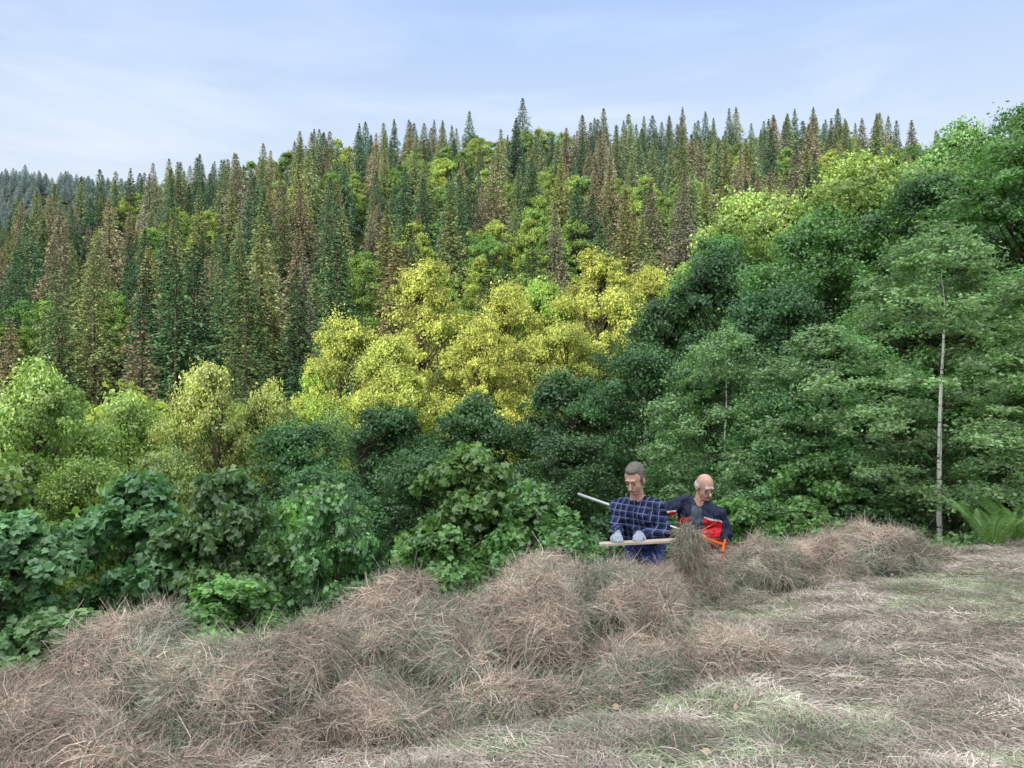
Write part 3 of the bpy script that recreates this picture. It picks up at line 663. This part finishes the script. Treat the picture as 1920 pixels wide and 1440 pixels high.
M_wood=plain_mat('pale_wood',(.50,.42,.33),.7,.2,9)
def box(name,a,b,w,t,mat,parent=None):
    a=np.array(a,float); b=np.array(b,float); d=norm(b-a); L=np.linalg.norm(b-a)
    bm=bmesh.new(); bmesh.ops.create_cube(bm,size=1)
    for v in bm.verts: v.co=(v.co.x*L,v.co.y*w,v.co.z*t)
    bmesh.ops.bevel(bm,geom=list(bm.edges),offset=min(w,t)*.12,segments=2,affect='EDGES')
    me=bpy.data.meshes.new(name); bm.to_mesh(me); bm.free(); me.materials.append(mat)
    o=obj(name,me,tuple((a+b)/2),parent); o.rotation_mode='QUATERNION'; o.rotation_quaternion=Vector(d).to_track_quat('X','Z'); return o
box('wooden_board',(.70,5.93,-1.285),(1.46,5.88,-1.235),.09,.020,M_wood)
M_alu=plain_mat('aluminium_pole',(.55,.56,.58),.35,.06,8,.5,.6); M_or=plain_mat('orange_plastic',(.80,.15,.02),.45,.06,8)
rk=empty('hay_rake')
mb=MB(); c1=PA+pd*1.06; tube(mb,[PA,PA+pd*.002,c1],[.001,.014,.014],12,0); obj('handle',mb.mesh('handle',[M_alu],True),parent=rk)
mb=MB(); tube(mb,[c1,c1+pd*.002,PB,PB+pd*.001],[.014,.016,.017,.001],12,0); obj('socket',mb.mesh('socket',[M_or],True),parent=rk)
mb=MB(); sd=norm(np.cross(pd,V3(0,0,1))); tube(mb,[PB-sd*.3,PB+sd*.3],[.011,.011],8,0)
for i in range(12):
    q=PB-sd*.29+sd*.58*i/11; tube(mb,[q,q+V3(0,0,-.05),q+V3(-.02,0,-.1)],[.006,.005,.003],6,0)
obj('rake_head',mb.mesh('rake_head',[M_or],True),parent=rk)

# ------------------------------------------------------------------ light, sky, camera
sd=bpy.data.lights.new('sun','SUN'); sd.energy=5.0; sd.angle=math.radians(.5); sd.color=(1.0,.90,.70)
so=bpy.data.objects.new('sun',sd); COL.objects.link(so); so.rotation_mode='QUATERNION'; so.rotation_quaternion=Vector((SX,SY,-TE)).to_track_quat('-Z','Y'); so.location=(-20,-40,40)
w=bpy.data.worlds.new('World'); scene.world=w; w.use_nodes=True; N=w.node_tree.nodes; L=w.node_tree.links; N.clear()
out=N.new('ShaderNodeOutputWorld'); bg=N.new('ShaderNodeBackground'); bg.inputs[1].default_value=.15
sk=N.new('ShaderNodeTexSky'); sk.sky_type='NISHITA'; sk.sun_disc=False; sk.sun_elevation=math.atan(TE); sk.sun_rotation=math.atan2(-SX,-SY); sk.dust_density=1.5; sk.ozone_density=1.5; sk.air_density=1.0
tc=N.new('ShaderNodeTexCoord')
# thin high haze: whiter to the horizon, extra brightness overhead and sun-side added as unseen fill
sz=N.new('ShaderNodeSeparateXYZ'); L.new(tc.outputs['Generated'],sz.inputs[0])
hr=N.new('ShaderNodeValToRGB'); e=hr.color_ramp.elements; e[0].position=0; e[0].color=(.46,.49,.50,1); e[1].position=1; e[1].color=(.95,.98,1,1)
m1=e.new(.22); m1.color=(.43,.48,.53,1)
m1=e.new(.46); m1.color=(.26,.36,.55,1)
m1=e.new(.66); m1.color=(.78,.84,.93,1)
L.new(sz.outputs[2],hr.inputs[0])
sc=N.new('ShaderNodeVectorMath'); sc.operation='SCALE'; sc.inputs[3].default_value=12.6; L.new(hr.outputs[0],sc.inputs[0])
dv=N.new('ShaderNodeVectorMath'); dv.operation='DOT_PRODUCT'; sdn=Vector((-SX,-SY,TE)).normalized(); dv.inputs[1].default_value=sdn; L.new(tc.outputs['Generated'],dv.inputs[0])
mr=N.new('ShaderNodeMapRange'); mr.inputs[1].default_value=-.05; mr.inputs[2].default_value=1; mr.inputs[3].default_value=0; mr.inputs[4].default_value=1; L.new(dv.outputs['Value'],mr.inputs[0])
pw=N.new('ShaderNodeMath'); pw.operation='POWER'; pw.inputs[1].default_value=1.5; L.new(mr.outputs[0],pw.inputs[0])
gl=N.new('ShaderNodeVectorMath'); gl.operation='SCALE'; gl.inputs[0].default_value=(14,13.2,12); L.new(pw.outputs[0],gl.inputs[3])
ad=N.new('ShaderNodeVectorMath'); ad.operation='ADD'; L.new(sc.outputs[0],ad.inputs[0]); L.new(gl.outputs[0],ad.inputs[1])
m0=N.new('ShaderNodeMix'); m0.data_type='RGBA'; m0.inputs[0].default_value=.88; L.new(sk.outputs[0],m0.inputs[6]); L.new(ad.outputs[0],m0.inputs[7])
mp=N.new('ShaderNodeMapping'); mp.inputs['Rotation'].default_value=(0,.2,.3); mp.inputs['Scale'].default_value=(1.6,1.2,8)
no=N.new('ShaderNodeTexNoise'); no.inputs['Scale'].default_value=1.5; no.inputs['Detail'].default_value=7; no.inputs['Roughness'].default_value=.55; no.inputs['Distortion'].default_value=.4
rp=N.new('ShaderNodeValToRGB'); rp.color_ramp.elements[0].position=.48; rp.color_ramp.elements[0].color=(0,0,0,1); rp.color_ramp.elements[1].position=.8; rp.color_ramp.elements[1].color=(.8,.8,.8,1)
mx=N.new('ShaderNodeMix'); mx.data_type='RGBA'; mx.blend_type='ADD'; mx.inputs[7].default_value=(1.6,1.3,.9,1)
L.new(tc.outputs['Generated'],mp.inputs[0]); L.new(mp.outputs[0],no.inputs['Vector']); L.new(no.outputs['Fac'],rp.inputs[0]); L.new(rp.outputs[0],mx.inputs[0]); L.new(m0.outputs[2],mx.inputs[6]); L.new(mx.outputs[2],bg.inputs[0]); L.new(bg.outputs[0],out.inputs[0])
cd=bpy.data.cameras.new('camera'); cd.lens=26; cd.sensor_width=36; cd.clip_end=6000; cd.clip_start=.05
co=bpy.data.objects.new('camera',cd); COL.objects.link(co); co.location=(0,0,0); co.rotation_euler=(math.radians(90),0,0); scene.camera=co
